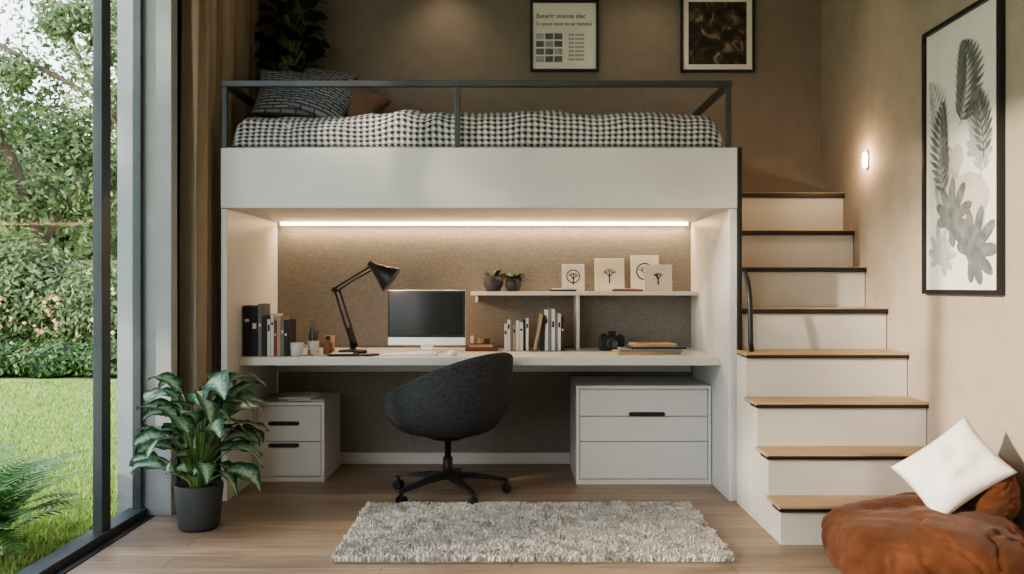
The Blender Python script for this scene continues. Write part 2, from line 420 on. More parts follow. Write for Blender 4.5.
dx0,dx1=LX0+.05,LX1-.075
for i in range(nu+1):
    u=i/nu; x=dx0+(dx1-dx0)*u
    for j in range(nv+1):
        s=cum[-1]*(j/nv)**1.5; y,z=pp(s)
        e=min(1,min(u,1-u)/.03)
        e=math.sqrt(max(0,1-(1-e)**2))
        nn=noise.fractal(Vector((x*3,s*3.5,0)),1,2,4)
        k=min(1,s/.12)
        z=1.99+(z-1.99)*(.45+.55*e)+nn*.022*k*e
        rd=math.exp(-((x+.62-.25*(s-.2))/.09)**2)*.035+math.exp(-((x+.45-.1*s)/.05)**2)*.022
        z+=rd*k+ .012*k*math.sin(x*2.1+1)
        y-=(.016*nn*k)+.006*math.sin(x*26+2*math.sin(x*5))*(1-k*.6)-.004
        V.append((x,max(y,4.942),z)); UV.append((x+.01*nn,s))
for i in range(nu):
    for j in range(nv):
        a=i*(nv+1)+j; F.append((a,a+nv+1,a+nv+2,a+1))
mk('duvet',V,F,M['duvet'],loft,True,uvs=UV)
pillow('patterned_pillow',(-1.30,5.36,2.37),.54,.40,.15,Euler((math.radians(55),math.radians(4),math.radians(8))),M['patpillow'],loft)
pillow('patterned_pillow_b',(-1.30,5.62,2.44),.56,.42,.15,Euler((math.radians(64),math.radians(10),math.radians(-4))),M['patpillow'],loft)
pillow('patterned_pillow_c',(-1.13,5.30,2.33),.36,.30,.12,Euler((math.radians(52),math.radians(22),math.radians(-6))),M['patpillow'],loft)
pillow('brown_pillow',(-.98,5.38,2.32),.40,.30,.14,Euler((math.radians(46),math.radians(20),math.radians(-12))),M['brownpillow'],loft)

# ---------------------------------------------------------------- desk
DX0,DX1=LX0+.036,LX1-.046
DZ=.79
desk=group('built_in_desk',(-.18,5.45,0))
box('desktop',DX0,DX1,5.13,5.944,DZ-.05,DZ,M['whiteD'],desk,.004)
box('apron_back',DX0+.01,DX1-.01,5.90,5.944,DZ-.16,DZ-.051,M['white'],desk,.003)
def cabinet(name,x0,x1,y0,y1,z1,drawers,handles):
    g=group(name,((x0+x1)/2,(y0+y1)/2,0))
    t=.02
    boxes('carcass',[(x0,x0+t,y0,y1,.0,z1-t),(x1-t,x1,y0,y1,.0,z1-t),(x0,x1,y0-.0,y1,z1-t,z1),(x0+t,x1-t,y0,y1,.0,.03),(x0+t,x1-t,y1-.01,y1,.03,z1-t)],M['white'],g,.002)
    box('inner_shadow',x0+t+.001,x1-t-.001,y0+.025,y0+.04,.031,z1-t-.001,M['gap'],g,0)
    for i,(a,b_) in enumerate(drawers):
        box('drawer_%d'%i,x0+t+.003,x1-t-.003,y0+.002,y0+.024,a,b_,M['white'],g,.0025)
    for i,(a,b_,z) in enumerate(handles):
        R=.012;n=10
        ring=[]
        for k in range(n+1):
            q=PI/2+PI*k/n; ring.append((a+R+R*math.cos(q),z+R*math.sin(q)))
        for k in range(n+1):
            q=-PI/2+PI*k/n; ring.append((b_-R+R*math.cos(q),z+R*math.sin(q)))
        m_=len(ring); V=[]
        for yy in (y0-.006,y0+.004):
            V+=[(p,yy,q) for p,q in ring]
        F=[tuple(range(m_))[::-1],tuple(range(m_,2*m_))]+[(k,(k+1)%m_,m_+(k+1)%m_,m_+k) for k in range(m_)]
        mk('handle_%d'%i,V,F,M['black'],g)
    return g
cabinet('drawer_cabinet',.39,1.212,5.33,5.9,.60,[(.034,.258),(.262,.412),(.416,.576)],[(.71,.93,.428)])
cabinet('drawer_cabinet',DX0+.002,-1.155,5.4,5.9,.49,[(.034,.245),(.249,.466)],[(-1.50,-1.31,.36),(-1.50,-1.31,.225)])
boxes('paper_stack',[(-1.42,-1.20,5.46,5.74,.491,.497,0,Matrix.Rotation(.2,3,'Z')),(-1.45,-1.24,5.48,5.76,.497,.508,0,Matrix.Rotation(-.1,3,'Z')),(-1.45,-1.26,5.5,5.76,.508,.512,0,Matrix.Rotation(.25,3,'Z'))],M['paper'],None,.001)

# shelf
sh=group('wall_shelf',(.47,5.85,1.15))
box('shelf_board',-.27,DX1-.001,5.72,5.964,1.145,1.17,M['whiteD'],sh,.003)
box('divider',.42,.443,5.74,5.964,DZ+.001,1.145,M['whiteD'],sh,.003)
boxes('bracket',[(-.24,-.225,5.76,5.964,1.10,1.145)],M['whiteD'],sh,.002)

# ---------------------------------------------------------------- chair
ch=group('office_chair',(-.37,5.06,0),math.radians(142),world=False)
V=[];F=[];nt_,na=26,72
def hh(th):
    c_=(1-math.cos(th))/2
    return .555+.285*(c_**1.5)+ .03*math.sin(th)**2
for i in range(nt_+1):
    t=i/nt_
    for k in range(na):
        th=2*PI*k/na
        cx=math.cos(th); sy=math.sin(th)
        Rx=(.41 if cx>0 else .375); Ry=.345
        q=(1-(1-t)**2.3)**.62
        rim=1+ (.04*max(0,-cx)-.05*abs(sy)**2)*t**3
        x=cx*Rx*q*rim-.01; y=sy*Ry*q*rim
        z=.345+(hh(th)-.345)*t**1.9
        V.append((x,y,z))
for i in range(nt_):
    for k in range(na):
        a=i*na+k;b_=i*na+(k+1)%na
        F.append((a,b_,b_+na,a+na))
shell=mk('shell',V,F,M['chair'],ch,True)
s=shell.modifiers.new('s','SOLIDIFY'); s.thickness=.045; s.offset=-1
s=shell.modifiers.new('b','SUBSURF'); s.levels=1; s.render_levels=1
blob('seat_cushion',(.02,0,.475),(.28,.265,.06),M['chair'],ch,4,3,.004,6)
tube('gas_lift',[(0,0,.11),(0,0,.22),(0,0,.221),(0,0,.35)],[.028,.028,.018,.018],M['black'],ch)
lathe('seat_plate',[(0,.325),(.09,.325),(.13,.345),(.13,.36),(0,.36)],(0,0,0),M['black'],ch)
V=[];F=[]
for i in range(5):
    a=2*PI*i/5+math.radians(12)
    d=Vector((math.cos(a),math.sin(a),0)); s_=Vector((-d.y,d.x,0))
    o=len(V)
    for rr_,w_,zt_,zb_ in ((.0,.024,.135,.100),(.14,.018,.122,.095),(.27,.014,.1,.080),(.35,.012,.082,.066)):
        for sw,zz in ((-1,zb_),(1,zb_),(1,zt_),(-1,zt_)):
            p=d*rr_+s_*w_*sw; V.append((p.x,p.y,zz))
    for j in range(3):
        for k in range(4):
            p=o+j*4+k;q=o+j*4+(k+1)%4; F.append((p,q,q+4,p+4))
    F.append((o+12,o+13,o+14,o+15))
    e_=d*.34
    for sg in (-1,1):
        c0=e_+s_*.007*sg; c1=e_+s_*.022*sg
        vv,ff=sweep([(c0.x,c0.y,.028),(c1.x,c1.y,.028)],.027,18,off=len(V)); V+=vv;F+=ff
    vv,ff=sweep([(e_.x,e_.y,.03),(e_.x,e_.y,.075)],.009,8,off=len(V)); V+=vv;F+=ff
mk('star_base',V,F,M['black'],ch)

# ---------------------------------------------------------------- desk objects
mon=group('computer_monitor',(-.535,5.5,DZ),math.radians(-3),world=False)
box('panel',-.245,.245,-.012,.012,.045,.39,M['silver'],mon,.006)
box('bezel',-.2435,.2435,-.0155,-.0115,.095,.3885,M['black'],mon,.001)
box('screen',-.228,.228,-.0175,-.0152,.108,.376,M['screen'],mon,0)
boxes('stand',[(-.04,.04,.013,.022,.012,.2,0,Matrix.Rotation(.12,3,'X'))],M['silver'],mon,.003)
box('foot',-.10,.10,-.07,.10,.001,.010,M['silver'],mon,.004)
kb=group('keyboard',(-.62,5.27,DZ),0,world=False)
box('body',-.17,.17,-.06,.06,.001,.012,M['silver'],kb,.003)
boxes('keys',[(-.163+.0218*c_,-.163+.0218*c_+.018,-.052+.0215*r_,-.052+.0215*r_+.018,.012,.016) for r_ in range(5) for c_ in range(15)],M['paper'],kb,.001,1)
# lamp
lp=group('desk_lamp',(-.99,5.45,DZ))
Y=5.45
lathe('base',[(0,0.001),(.088,.001),(.09,.008),(.085,.018),(.02,.024),(.016,.04),(0,.04)],(-.99,Y,DZ),M['black'],lp)
multitube('lower_arm',[([(-.985,Y-.01,DZ+.03),(-1.03,Y-.01,.95),(-1.105,Y-.01,1.195)],.007),([(-.965,Y+.01,DZ+.04),(-1.00,Y+.01,.95),(-1.075,Y+.01,1.185)],.007)],M['black'],lp)
multitube('weight_bar',[([(-.985,Y,DZ+.03),(-1.01,Y,.95)],.018)],M['black'],lp)
multitube('upper_arm',[([(-1.12,Y-.008,1.18),(-1.0,Y-.008,1.255),(-.885,Y-.008,1.325)],.007),([(-1.10,Y+.008,1.165),(-1.0,Y+.008,1.235),(-.875,Y+.008,1.305)],.006)],M['black'],lp)
lathe('elbow_joint',[(0,-.016),(.016,-.014),(.016,.014),(0,.016)],(-1.10,Y,1.185),M['black'],lp,16)
ax=Vector((-.725,Y+.0,1.225))-Vector((-.885,Y,1.345)); 
def coneshade(name,apex,axis,prof,mat,parent,n=32):
    axis=axis.normalized(); u=axis.orthogonal().normalized(); w_=axis.cross(u); V=[];F=[]
    for d,r_ in prof:
        for k in range(n):
            a=2*PI*k/n; V.append(apex+axis*d+(u*math.cos(a)+w_*math.sin(a))*r_)
    for i in range(len(prof)-1):
        for k in range(n): F.append((i*n+k,i*n+(k+1)%n,(i+1)*n+(k+1)%n,(i+1)*n+k))
    return mk(name,V,F,mat,parent,True)
apx=Vector((-.89,Y,1.35))
coneshade('shade',apx,ax,[(0,.001),(0,.018),(.045,.026),(.05,.03),(.175,.088),(.18,.088),(.175,.084),(.055,.026),(.05,.001)],M['black'],lp)
coneshade('bulb',apx,ax,[(.07,.001),(.08,.018),(.105,.026),(.13,.018),(.138,.001)],M['bulb'],lp,20)
sp=bpy.data.lights.new('desk_lamp_light','SPOT'); sp.energy=16; sp.color=(1,.7,.42); sp.spot_size=math.radians(155); sp.spot_blend=.8; sp.shadow_soft_size=.03
so=bpy.data.objects.new('desk_lamp_light',sp); so.location=apx+ax.normalized()*.16; so.rotation_euler=ax.to_track_quat('-Z','Y').to_euler(); link(so,lp)

def bookrow(name,x,y,z,seq,depth=.2,lean=None):
    mats=[M['bookblack'],M['booktan'],M['bookwhite'],M['bookgrey'],M['redbook'],M['paper']]
    L_=[]
    for th,h,mi,ln in seq:
        R=Matrix.Rotation(ln,3,'Y')
        if ln: x+=abs(math.sin(ln))*h*.5+.002
        d=depth*random.uniform(.85,1)
        R_=R
        zb=z+.001+abs(math.sin(ln))*th*.5
        L_.append((x,x+th,y,y+.003,zb,z+h,mi,R_))
        if ln:
            L_.append((x,x+th,y+.0025,y+d,zb,z+h-.003,mi,R_))
        else:
            L_.append((x,x+.0025,y+.003,y+d,zb,z+h,mi)); L_.append((x+th-.0025,x+th,y+.003,y+d,zb,z+h,mi))
            L_.append((x+.0025,x+th-.0025,y+.003,y+d-.003,z+.004,z+h-.004,5))
            if th>.014 and random.random()<.8:
                lm=2 if mi in (0,3,4) else 0
                zz=z+h*random.uniform(.55,.75)
                L_.append((x+th*.2,x+th*.8,y-.0006,y+.001,zz,zz+h*random.uniform(.05,.18),lm))
        x+=th+.0012
        if ln: x+=abs(math.sin(ln))*h*.3
    return boxes(name,L_,mats,None,.0008,1)
bookrow('book_row',-1.588,5.18,DZ,[(.045,.30,0,0),(.04,.29,0,0),(.022,.31,3,0),(.03,.24,0,0),(.018,.22,2,0),(.02,.25,2,0),(.016,.21,4,0),(.022,.235,1,0),(.018,.20,3,0),(.02,.215,0,0)],.22)
bookrow('book_row',-.05,5.62,DZ,[(.018,.175,2,0),(.02,.20,2,0),(.014,.18,3,0),(.018,.16,1,0),(.022,.195,2,0),(.024,.185,2,0),(.014,.20,0,0),(.018,.21,2,0),(.02,.24,1,.20),(.02,.23,0,.10),(.022,.265,2,0),(.018,.28,3,0),(.022,.27,2,0),(.016,.25,3,0),(.02,.24,2,0),(.018,.22,0,0)],.17)
g=group('pen_cup',(-1.20,5.30,DZ))
lathe('cup',[(0,.001),(.03,.001),(.033,.005),(.034,.085),(.031,.085),(.03,.008),(0,.008)],(-1.20,5.30,DZ),M['ceramic'],g,24)
multitube('pens',[([(-1.20+.012*math.cos(a),5.30+.012*math.sin(a),DZ+.012),(-1.20+.027*math.cos(a),5.30+.027*math.sin(a),DZ+.15+.02*math.sin(a*3))],.0035) for a in (0,1.3,2.6,3.7,5.1)],M['bookblack'],g,6)
g=group('ink_bottle',(-1.13,5.38,DZ))
lathe('bottle',[(0,.001),(.025,.001),(.027,.006),(.027,.06),(.012,.075),(.012,.09),(0,.09)],(-1.13,5.38,DZ),M['amber'],g,20)
lathe('cap',[(.015,.088),(.015,.108),(0,.109)],(-1.13,5.38,DZ),M['black'],g,20)
g=group('coffee_mug',(-1.29,5.20,DZ))
lathe('body',[(0,.001),(.030,.001),(.036,.006),(.038,.08),(.035,.08),(.033,.01),(0,.01)],(-1.275,5.20,DZ),M['ceramic'],g,28)
tube('handle',bez((-1.24,5.20,DZ+.065),(-1.20,5.20,DZ+.065),(-1.20,5.20,DZ+.02),(-1.241,5.20,DZ+.02)),.005,M['ceramic'],g,8)
lathe('pencil_tin',[(0,.001),(.028,.001),(.028,.10),(.025,.10),(.025,.006),(0,.006)],(-1.16,5.6,DZ),M['booktan'],None,24)
lathe('glass_bottle',[(0,.001),(.03,.001),(.032,.01),(.032,.11),(.012,.15),(.012,.19),(.015,.192),(.015,.20),(0,.20)],(-1.26,5.55,DZ),M['bookgrey'],None,24)
boxes('notebook',[(-1.10,-.92,5.18,5.30,DZ+.001,DZ+.012,0,Matrix.Rotation(.3,3,'Z')),(-1.08,-.95,5.19,5.28,DZ+.012,DZ+.016,1,Matrix.Rotation(.1,3,'Z'))],[M['bookblack'],M['paper']],None,.001)
boxes('smartphone',[(-.88,-.81,5.18,5.31,DZ+.001,DZ+.009,0,Matrix.Rotation(-.6,3,'Z'))],M['black'],None,.003)
g=group('computer_mouse',(-.36,5.25,DZ)); blob('body',(-.36,5.25,DZ+.008),(.03,.05,.022),M['paper'],g,3,2.2,0,1,flat=DZ+.001)
boxes('desk_organizer',[(-.30,-.09,5.60,5.74,DZ+.001,DZ+.02,0),(-.28,-.12,5.61,5.73,DZ+.021,DZ+.045,1),(-.27,-.24,5.62,5.70,DZ+.046,DZ+.10,2),(-.225,-.20,5.62,5.70,DZ+.046,DZ+.085,4),(-.18,-.14,5.62,5.70,DZ+.046,DZ+.075,3)],[M['redbook'],M['booktan'],M['bookwhite'],M['bookblack'],M['brass']],None,.003)
CY=.06
g=group('vintage_camera',(.64,5.60+CY,DZ))
boxes('body',[(.565,.725,5.585+CY,5.64+CY,DZ+.001,DZ+.095),(.58,.61,5.59+CY,5.635+CY,DZ+.095,DZ+.11),(.62,.67,5.588+CY,5.635+CY,DZ+.095,DZ+.125),(.69,.71,5.6+CY,5.63+CY,DZ+.095,DZ+.107)],M['black'],g,.006)
coneshade('lens',Vector((.645,5.59+CY,DZ+.047)),Vector((0,-1,0)),[(0,.036),(.022,.036),(.022,.032),(.04,.032),(.04,.026),(.032,.024),(.03,.001)],M['steel'],g)
boxes('tray_stack',[(.64,1.02,5.32,5.56,DZ+.001,DZ+.016,0,Matrix.Rotation(.06,3,'Z')),(.66,1.04,5.32,5.55,DZ+.016,DZ+.030,1,Matrix.Rotation(-.05,3,'Z')),(.72,1.06,5.34,5.54,DZ+.030,DZ+.046,2,Matrix.Rotation(.04,3,'Z')),(.74,1.0,5.35,5.53,DZ+.046,DZ+.062,0,Matrix.Rotation(.12,3,'Z'))],[M['booktan'],M['bookgrey'],M['bookblack']],None,.002)
multitube('pencils',[([(.76+.02*i,5.38+.012*i,DZ+.0665),(.90+.03*i,5.46+.02*i,DZ+.0665)],.0035) for i in range(3)],M['brass'],None,6)
# shelf objects
SZ=1.17
for i,(x,r_,hh_) in enumerate(((-.125,.066,.10),(.01,.056,.085))):
    g=group('potted_succulent',(x,5.83,SZ))
    lathe('pot',[(0,.001),(r_*.7,.001),(r_,hh_*.45),(r_*.92,hh_),(r_*.84,hh_),(r_*.8,hh_-.012),(0,hh_-.012)],(x,5.83,SZ),M['pot'],g,28)
    lm=LeafMesh()
    for k in range(40):
        a=random.random()*2*PI; lm.leaf((x+.025*math.cos(a),5.83+.025*math.sin(a),SZ+hh_-.012),a,random.uniform(.1,1.3),random.uniform(.045,.08),.026,.6,.3,5)
    lm.build('leaves',M['succ'],g)
def card(name,x0,x1,y,z0,h,lean,kind,frame='paper'):
    g=group(name,((x0+x1)/2,y,z0),0,world=False)
    g.rotation_euler=(-lean,0,0)
    hw=(x1-x0)/2
    box('card',-hw,hw,0,.012,.002,h,M[frame],g,.002)
    cx=0;cz=h*.55
    if kind=='round':
        R=min(hw,h)*.62; V=[(R*math.cos(2*PI*k/28),-.0012,cz+R*math.sin(2*PI*k/28)) for k in range(28)]
        mk('print_ring',V,[tuple(range(28))],M['ink'],g); R*=.85
        V=[(R*math.cos(2*PI*k/28),-.0018,cz+R*math.sin(2*PI*k/28)) for k in range(28)]
        mk('print_disc',V,[tuple(range(28))],M['paper'],g)
    L_=[]
    def br(p,a,l,d):
        q=(p[0]+l*math.cos(a),p[1]+l*math.sin(a)); w_=.0014+.0014*d
        nx,nz=-math.sin(a)*w_,math.cos(a)*w_
        L_.append([(p[0]+nx,-.0025,p[1]+nz),(p[0]-nx,-.0025,p[1]-nz),(q[0]-nx*.6,-.0025,q[1]-nz*.6),(q[0]+nx*.6,-.0025,q[1]+nz*.6)])
        if d>0:
            for s_ in (-.6,.05,.65): br(q,a+s_+random.uniform(-.15,.15),l*.62,d-1)
    br((0,h*.25),PI/2,h*.2,3)
    V=[];F=[]
    for q in L_: F.append(tuple(range(len(V),len(V)+4))); V+=q
    mk('print_sketch',V,F,M['ink'],g)
card('picture_card',.335,.485,5.86,SZ,.185,.14,'round','paper')
card('picture_card',.555,.755,5.88,SZ,.225,.12,'x','cream')
card('picture_card',.80,.99,5.90,SZ,.245,.08,'round','paper')
card('picture_card',.875,1.06,5.80,SZ,.18,.10,'x','cream')
boxes('small_book_stack',[(.25,.42,5.74,5.83,SZ+.001,SZ+.012,0),(.26,.40,5.745,5.825,SZ+.012,SZ+.024,1),(.66,.86,5.74,5.80,SZ+.001,SZ+.014,2,),(.68,.82,5.742,5.798,SZ+.014,SZ+.022,1)],[M['bookblack'],M['cream'],M['redbook']],None,.001)

# ---------------------------------------------------------------- stairs
st=group('staircase',(1.68,4.9,0))
steps=[(4.08,.185),(4.28,.39),(4.47,.615),(4.69,.85),(4.95,1.08),(5.25,1.32),(5.43,1.55),(5.59,1.80)]
ws=[];tr_=[];ed=[]
for i,(y,z) in enumerate(steps):
    y2=steps[i+1][0] if i<7 else 5.99
    xa=1.25 if i<4 else 1.30
    ye=y2
    if i==3:
        ws.append((1.25,XR-.004,y,4.88,0,z-.026)); ws.append((1.30,XR-.004,4.88,ye,0,z-.026))
    else: ws.append((xa,XR-.004,y,ye,0,z-.026))
    yb=min(y2+.0,5.99)
    xs=xa-.01 if i<3 else (1.25 if i==3 else 1.30)
    if i==3:
        tr_.append((1.25,XR-.003,y-.02,4.88,z-.018,z)); tr_.append((1.30,XR-.003,4.88,yb,z-.018,z))
        ed.append((1.25,XR-.004,y-.018,y+.1,z-.030,z-.018))
    else:
        tr_.append((xs,XR-.003,y-.02,yb,z-.018,z)); ed.append((xs,XR-.004,y-.018,y+.1,z-.030,z-.018))
    ed.append((xs+.001,XR-.004,y-.0215,y-.0195,z-.028,z-.004 if i>3 else z-.012))
boxes('risers',ws,M['riser'],st,.002)
boxes('treads',tr_,M['tread'],st,.002)
boxes('nosing',ed,M['black'],st,.0008,1)
tube('handrail',bez((1.285,4.86,1.28),(1.285,4.80,1.28),(1.285,4.74,1.20),(1.285,4.73,1.05))+[Vector((1.285,4.72,.9)),Vector((1.29,4.72,.853))],.014,M['black'],st)

# ---------------------------------------------------------------- sconce
g=group('wall_sconce',(XR,5.22,1.956))
lathe('backplate',[(0,-.055),(.02,-.05),(.024,-.03),(.024,.03),(.02,.05),(0,.055)],(XR-.006,5.22,1.956),M['ceramic'],g,20,sc=(.25,1))
lathe('diffuser',[(0,-.05),(.019,-.04),(.023,0),(.019,.04),(0,.05)],(XR-.016,5.22,1.956),M['sconceglow'],g,20,sc=(.6,1))
pl=bpy.data.lights.new('sconce_light','POINT'); pl.energy=5; pl.color=(1,.70,.42); pl.shadow_soft_size=.03
po=bpy.data.objects.new('sconce_light',pl); po.location=(XR-.09,5.22,1.96); link(po,g)

# ---------------------------------------------------------------- botanical picture on right wall
def wallart_right():
    y0,y1,z0,z1=3.76,4.47,1.165,2.485
    g=group('framed_botanical_print',(XR,(y0+y1)/2,(z0+z1)/2))
    t=.022
    boxes('frame',[(XR-.03,XR-.001,y0,y0+t,z0,z1),(XR-.03,XR-.001,y1-t,y1,z0,z1),(XR-.03,XR-.001,y0+t,y1-t,z0,z0+t),(XR-.03,XR-.001,y0+t,y1-t,z1-t,z1)],M['black'],g,.002)
    box('mat_board',XR-.014,XR-.002,y0+t,y1-t,z0+t,z1-t,M['paper'],g,0)
    def flat(name,polys,mat,dx):
        V=[];F=[]
        for pi,p in enumerate(polys):
            F.append(tuple(range(len(V),len(V)+len(p)))); V+=[(XR-.0145-dx-.000012*pi,y1-min(.93,max(.07,a))*(y1-y0),z0+min(.965,max(.035,b_))*(z1-z0)) for a,b_ in p]
        mk(name,V,F,mat,g)
    def frond(cx,cy,ang,L,n,w,curve=.3,asp=.54,wd=.015):
        P=[]
        prev=(cx,cy)
        for i in range(n):
            t_=(i+1)/n; a=ang+curve*t_
            px=cx+L*t_*math.cos(a); py=cy+L*t_*math.sin(a)*asp
            P.append([(prev[0]-.004,prev[1]),(prev[0]+.004,prev[1]),(px+.003,py),(px-.003,py)]); prev=(px,py)
            for s_ in (-1,1):
                la=a+s_*(1.0-.45*t_); ll=w*math.sin(PI*(.15+.8*t_))
                ex=px+ll*math.cos(la); ey=py+ll*math.sin(la)*asp
                nx=-math.sin(la)*wd; ny=math.cos(la)*wd*asp
                mx_,my_=(px+ex)/2,(py+ey)/2
                P.append([(px,py),(mx_+nx,my_+ny),(ex,ey),(mx_-nx,my_-ny)])
        return P
    def monstera(cx,cy,R,ang,asp=.54,lobes=9):
        # leaf as separate lobes (petals) around the stalk point, plus a heart-shaped centre
        P=[]
        c=[]
        for k in range(24):
            a=2*PI*k/24; r_=R*.42*(.8+.2*math.cos(a)); c.append((cx+r_*math.cos(a+ang),cy+r_*math.sin(a+ang)*asp))
        P.append(c)
        for k in range(lobes):
            a=ang+(-2.3+4.6*k/(lobes-1)); ln=R*(.78+.22*math.cos(a-ang)); hw=R*.135
            d=(math.cos(a),math.sin(a)); nrm=(-d[1],d[0]); q=[]
            for tt,ww in ((.15,.5),(.45,1),(.75,.95),(.92,.6),(1.0,0),(.92,-.6),(.75,-.95),(.45,-1),(.15,-.5)):
                q.append((cx+d[0]*ln*tt+nrm[0]*hw*ww,cy+(d[1]*ln*tt+nrm[1]*hw*ww)*asp))
            P.append(q)
        return P
    flat('shape_a',[[(.32+.17*math.cos(k*PI/12),.41+.13*math.sin(k*PI/12)) for k in range(24)]],M['lightink'],.0002)
    flat('shape_b',[[(.60+.24*math.cos(k*PI/12)*(1+.15*math.sin(k)),.31+.12*math.sin(k*PI/12)) for k in range(24)]],M['tanink'],.0004)
    flat('shape_c',[[(.46+.08*math.cos(k*PI/12),.49+.05*math.sin(k*PI/12)) for k in range(24)],[(.72+.06*math.cos(k*PI/12),.38+.035*math.sin(k*PI/12)) for k in range(24)]],M['tanink'],.0006)
    flat('fern_light',frond(.22,.50,1.5,.55,12,.20)+frond(.75,.40,1.4,.5,12,.20,.5),M['lightink'],.001)
    flat('monstera_pale',monstera(.24,.14,.24,1.2)+monstera(.72,.50,.2,1.0),M['lightink'],.002)
    flat('monstera',monstera(.38,.27,.30,.9)+monstera(.66,.15,.32,.6),M['greyink'],.003)
    flat('fern_dark',frond(.50,.60,1.05,.52,13,.26,.4,wd=.022)+frond(.30,.36,1.9,.62,13,.2,-.3,wd=.018)+frond(.80,.46,1.6,.46,10,.17,.2,wd=.018),M['greyink'],.004)
wallart_right()
# ---------------------------------------------------------------- art on back wall
def framed(name,x0,x1,z0,z1,matb,t=.016):
    g=group(name,((x0+x1)/2,YB,(z0+z1)/2))
    boxes('frame',[(x0,x0+t,YB-.03,YB-.001,z0,z1),(x1-t,x1,YB-.03,YB-.001,z0,z1),(x0+t,x1-t,YB-.03,YB-.001,z0,z0+t),(x0+t,x1-t,YB-.03,YB-.001,z1-t,z1)],M['black'],g,.002)
    box('sheet',x0+t,x1-t,YB-.014,YB-.002,z0+t,z1-t,matb,g,0)
    return g
g=framed('framed_text_poster',.125,.59,2.67,3.155,M['paper'])
def text(s_,x,z,size,mat,parent,al='LEFT'):
    cu=bpy.data.curves.new('lettering','FONT'); cu.body=s_; cu.size=size; cu.align_x=al; cu.extrude=.0004
    cu.materials.append(mat); ob=bpy.data.objects.new('lettering',cu)
    ob.location=(x,YB-.0155,z); ob.rotation_euler=(PI/2,0,0)
    COL.objects.link(ob); ob.parent=parent; ob.matrix_parent_inverse=Matrix.Translation(-Vector(parent.location)); return ob
text('Beterir sioooe slec',.165,3.035,.044,M['ink'],g)
text('Si sooe eave io or booes!',.165,2.985,.037,M['ink'],g)
for r_ in range(4):
    for c_ in range(3):
        box('print_block',.165+.062*c_,.165+.062*c_+.054,YB-.0155,YB-.014,2.735+.052*r_,2.735+.052*r_+.040,M['greyink'] if (r_+c_)%3 else M['lightink'],g,0)
for i in range(7): text('soe ioneo',.385,2.915-.028*i,.027,M['ink'],g)
g=framed('framed_painting',1.15,1.655,2.665,3.20,M['paper'])
box('canvas',1.205,1.60,YB-.0165,YB-.014,2.72,3.145,M['darkart'],g,0)

# ---------------------------------------------------------------- plants
g=group('potted_dumb_cane',(-1.56,4.37,0))
lathe('pot',[(0,.001),(.088,.001),(.10,.02),(.118,.215),(.116,.222),(.108,.222),(.105,.20),(0,.20)],(-1.56,4.37,0),M['pot'],g,40)
lathe('soil',[(0,.202),(.104,.2)],(-1.56,4.37,0),M['soil'],g,24)
lm=LeafMesh(); stems=[]
random.seed(21)
NL=56
for k in range(NL):
    a=k*2.399+random.uniform(-.3,.3); lvl=k/NL
    rr_=random.uniform(.04,.19)*(1-.3*lvl); hz=.27+.43*lvl**.9+random.uniform(-.04,.04)
    bx,by=-1.56+.04*math.cos(a),4.37+.04*math.sin(a)
    tx,ty=-1.56+rr_*math.cos(a),4.37+rr_*math.sin(a)
    stems.append((bez((bx,by,.20),(bx,by,.2+.5*(hz-.2)),(bx*.5+tx*.5,by*.5+ty*.5,hz-.02),(tx,ty,hz),8),[.006]*5+[.004]*4))
    ll=random.uniform(.19,.28)
    if math.cos(a)<-.5 : ll*=.85
    lm.leaf((tx,ty,hz),a,random.uniform(.3,1.1)-.1*(1-lvl),ll,ll*.56,random.uniform(.9,2.0),.2,9,twist=random.uniform(-.7,.7),xmin=-1.9)
for v_ in lm.v:
    if v_.y>4.585 and v_.x<-1.78: v_.y=4.585
multitube('stems',stems,M['stem'],g,6); lm.build('leaves',M['varleaf'],g)

PX=-1.46
g=group('potted_rubber_plant',(PX,5.77,1.98))
lathe('pot',[(0,.003),(.07,.003),(.085,.20),(.078,.20),(.072,.18),(0,.18)],(PX+.0,5.77,1.98),M['pot'],g,28)
lm=LeafMesh(); stems=[]
for k in range(50):
    a=k*2.399; lvl=k/50
    hz=2.5+.66*lvl; rr_=.04+.12*math.sin(PI*(.2+.7*lvl))*random.uniform(.4,1)
    tx,ty=PX+rr_*math.cos(a),5.77+rr_*.55*math.sin(a); ty=min(ty,5.86)
    stems.append((bez((PX,5.77,2.16),(PX,5.77,2.5),(PX,5.77,hz-.1),(tx,ty,hz),7),.006))
    lm.leaf((tx,ty,hz),a if math.sin(a)<.2 else -a,random.uniform(-.1,.8),random.uniform(.14,.20),.125,1.1,.15,7,twist=random.uniform(-.5,.5),xmin=-1.66)
for i,v_ in enumerate(lm.v): 
    if v_.y>5.97: v_.y=5.97
multitube('stems',stems,M['stem'],g,6); lm.build('leaves',M['darkleaf'],g)

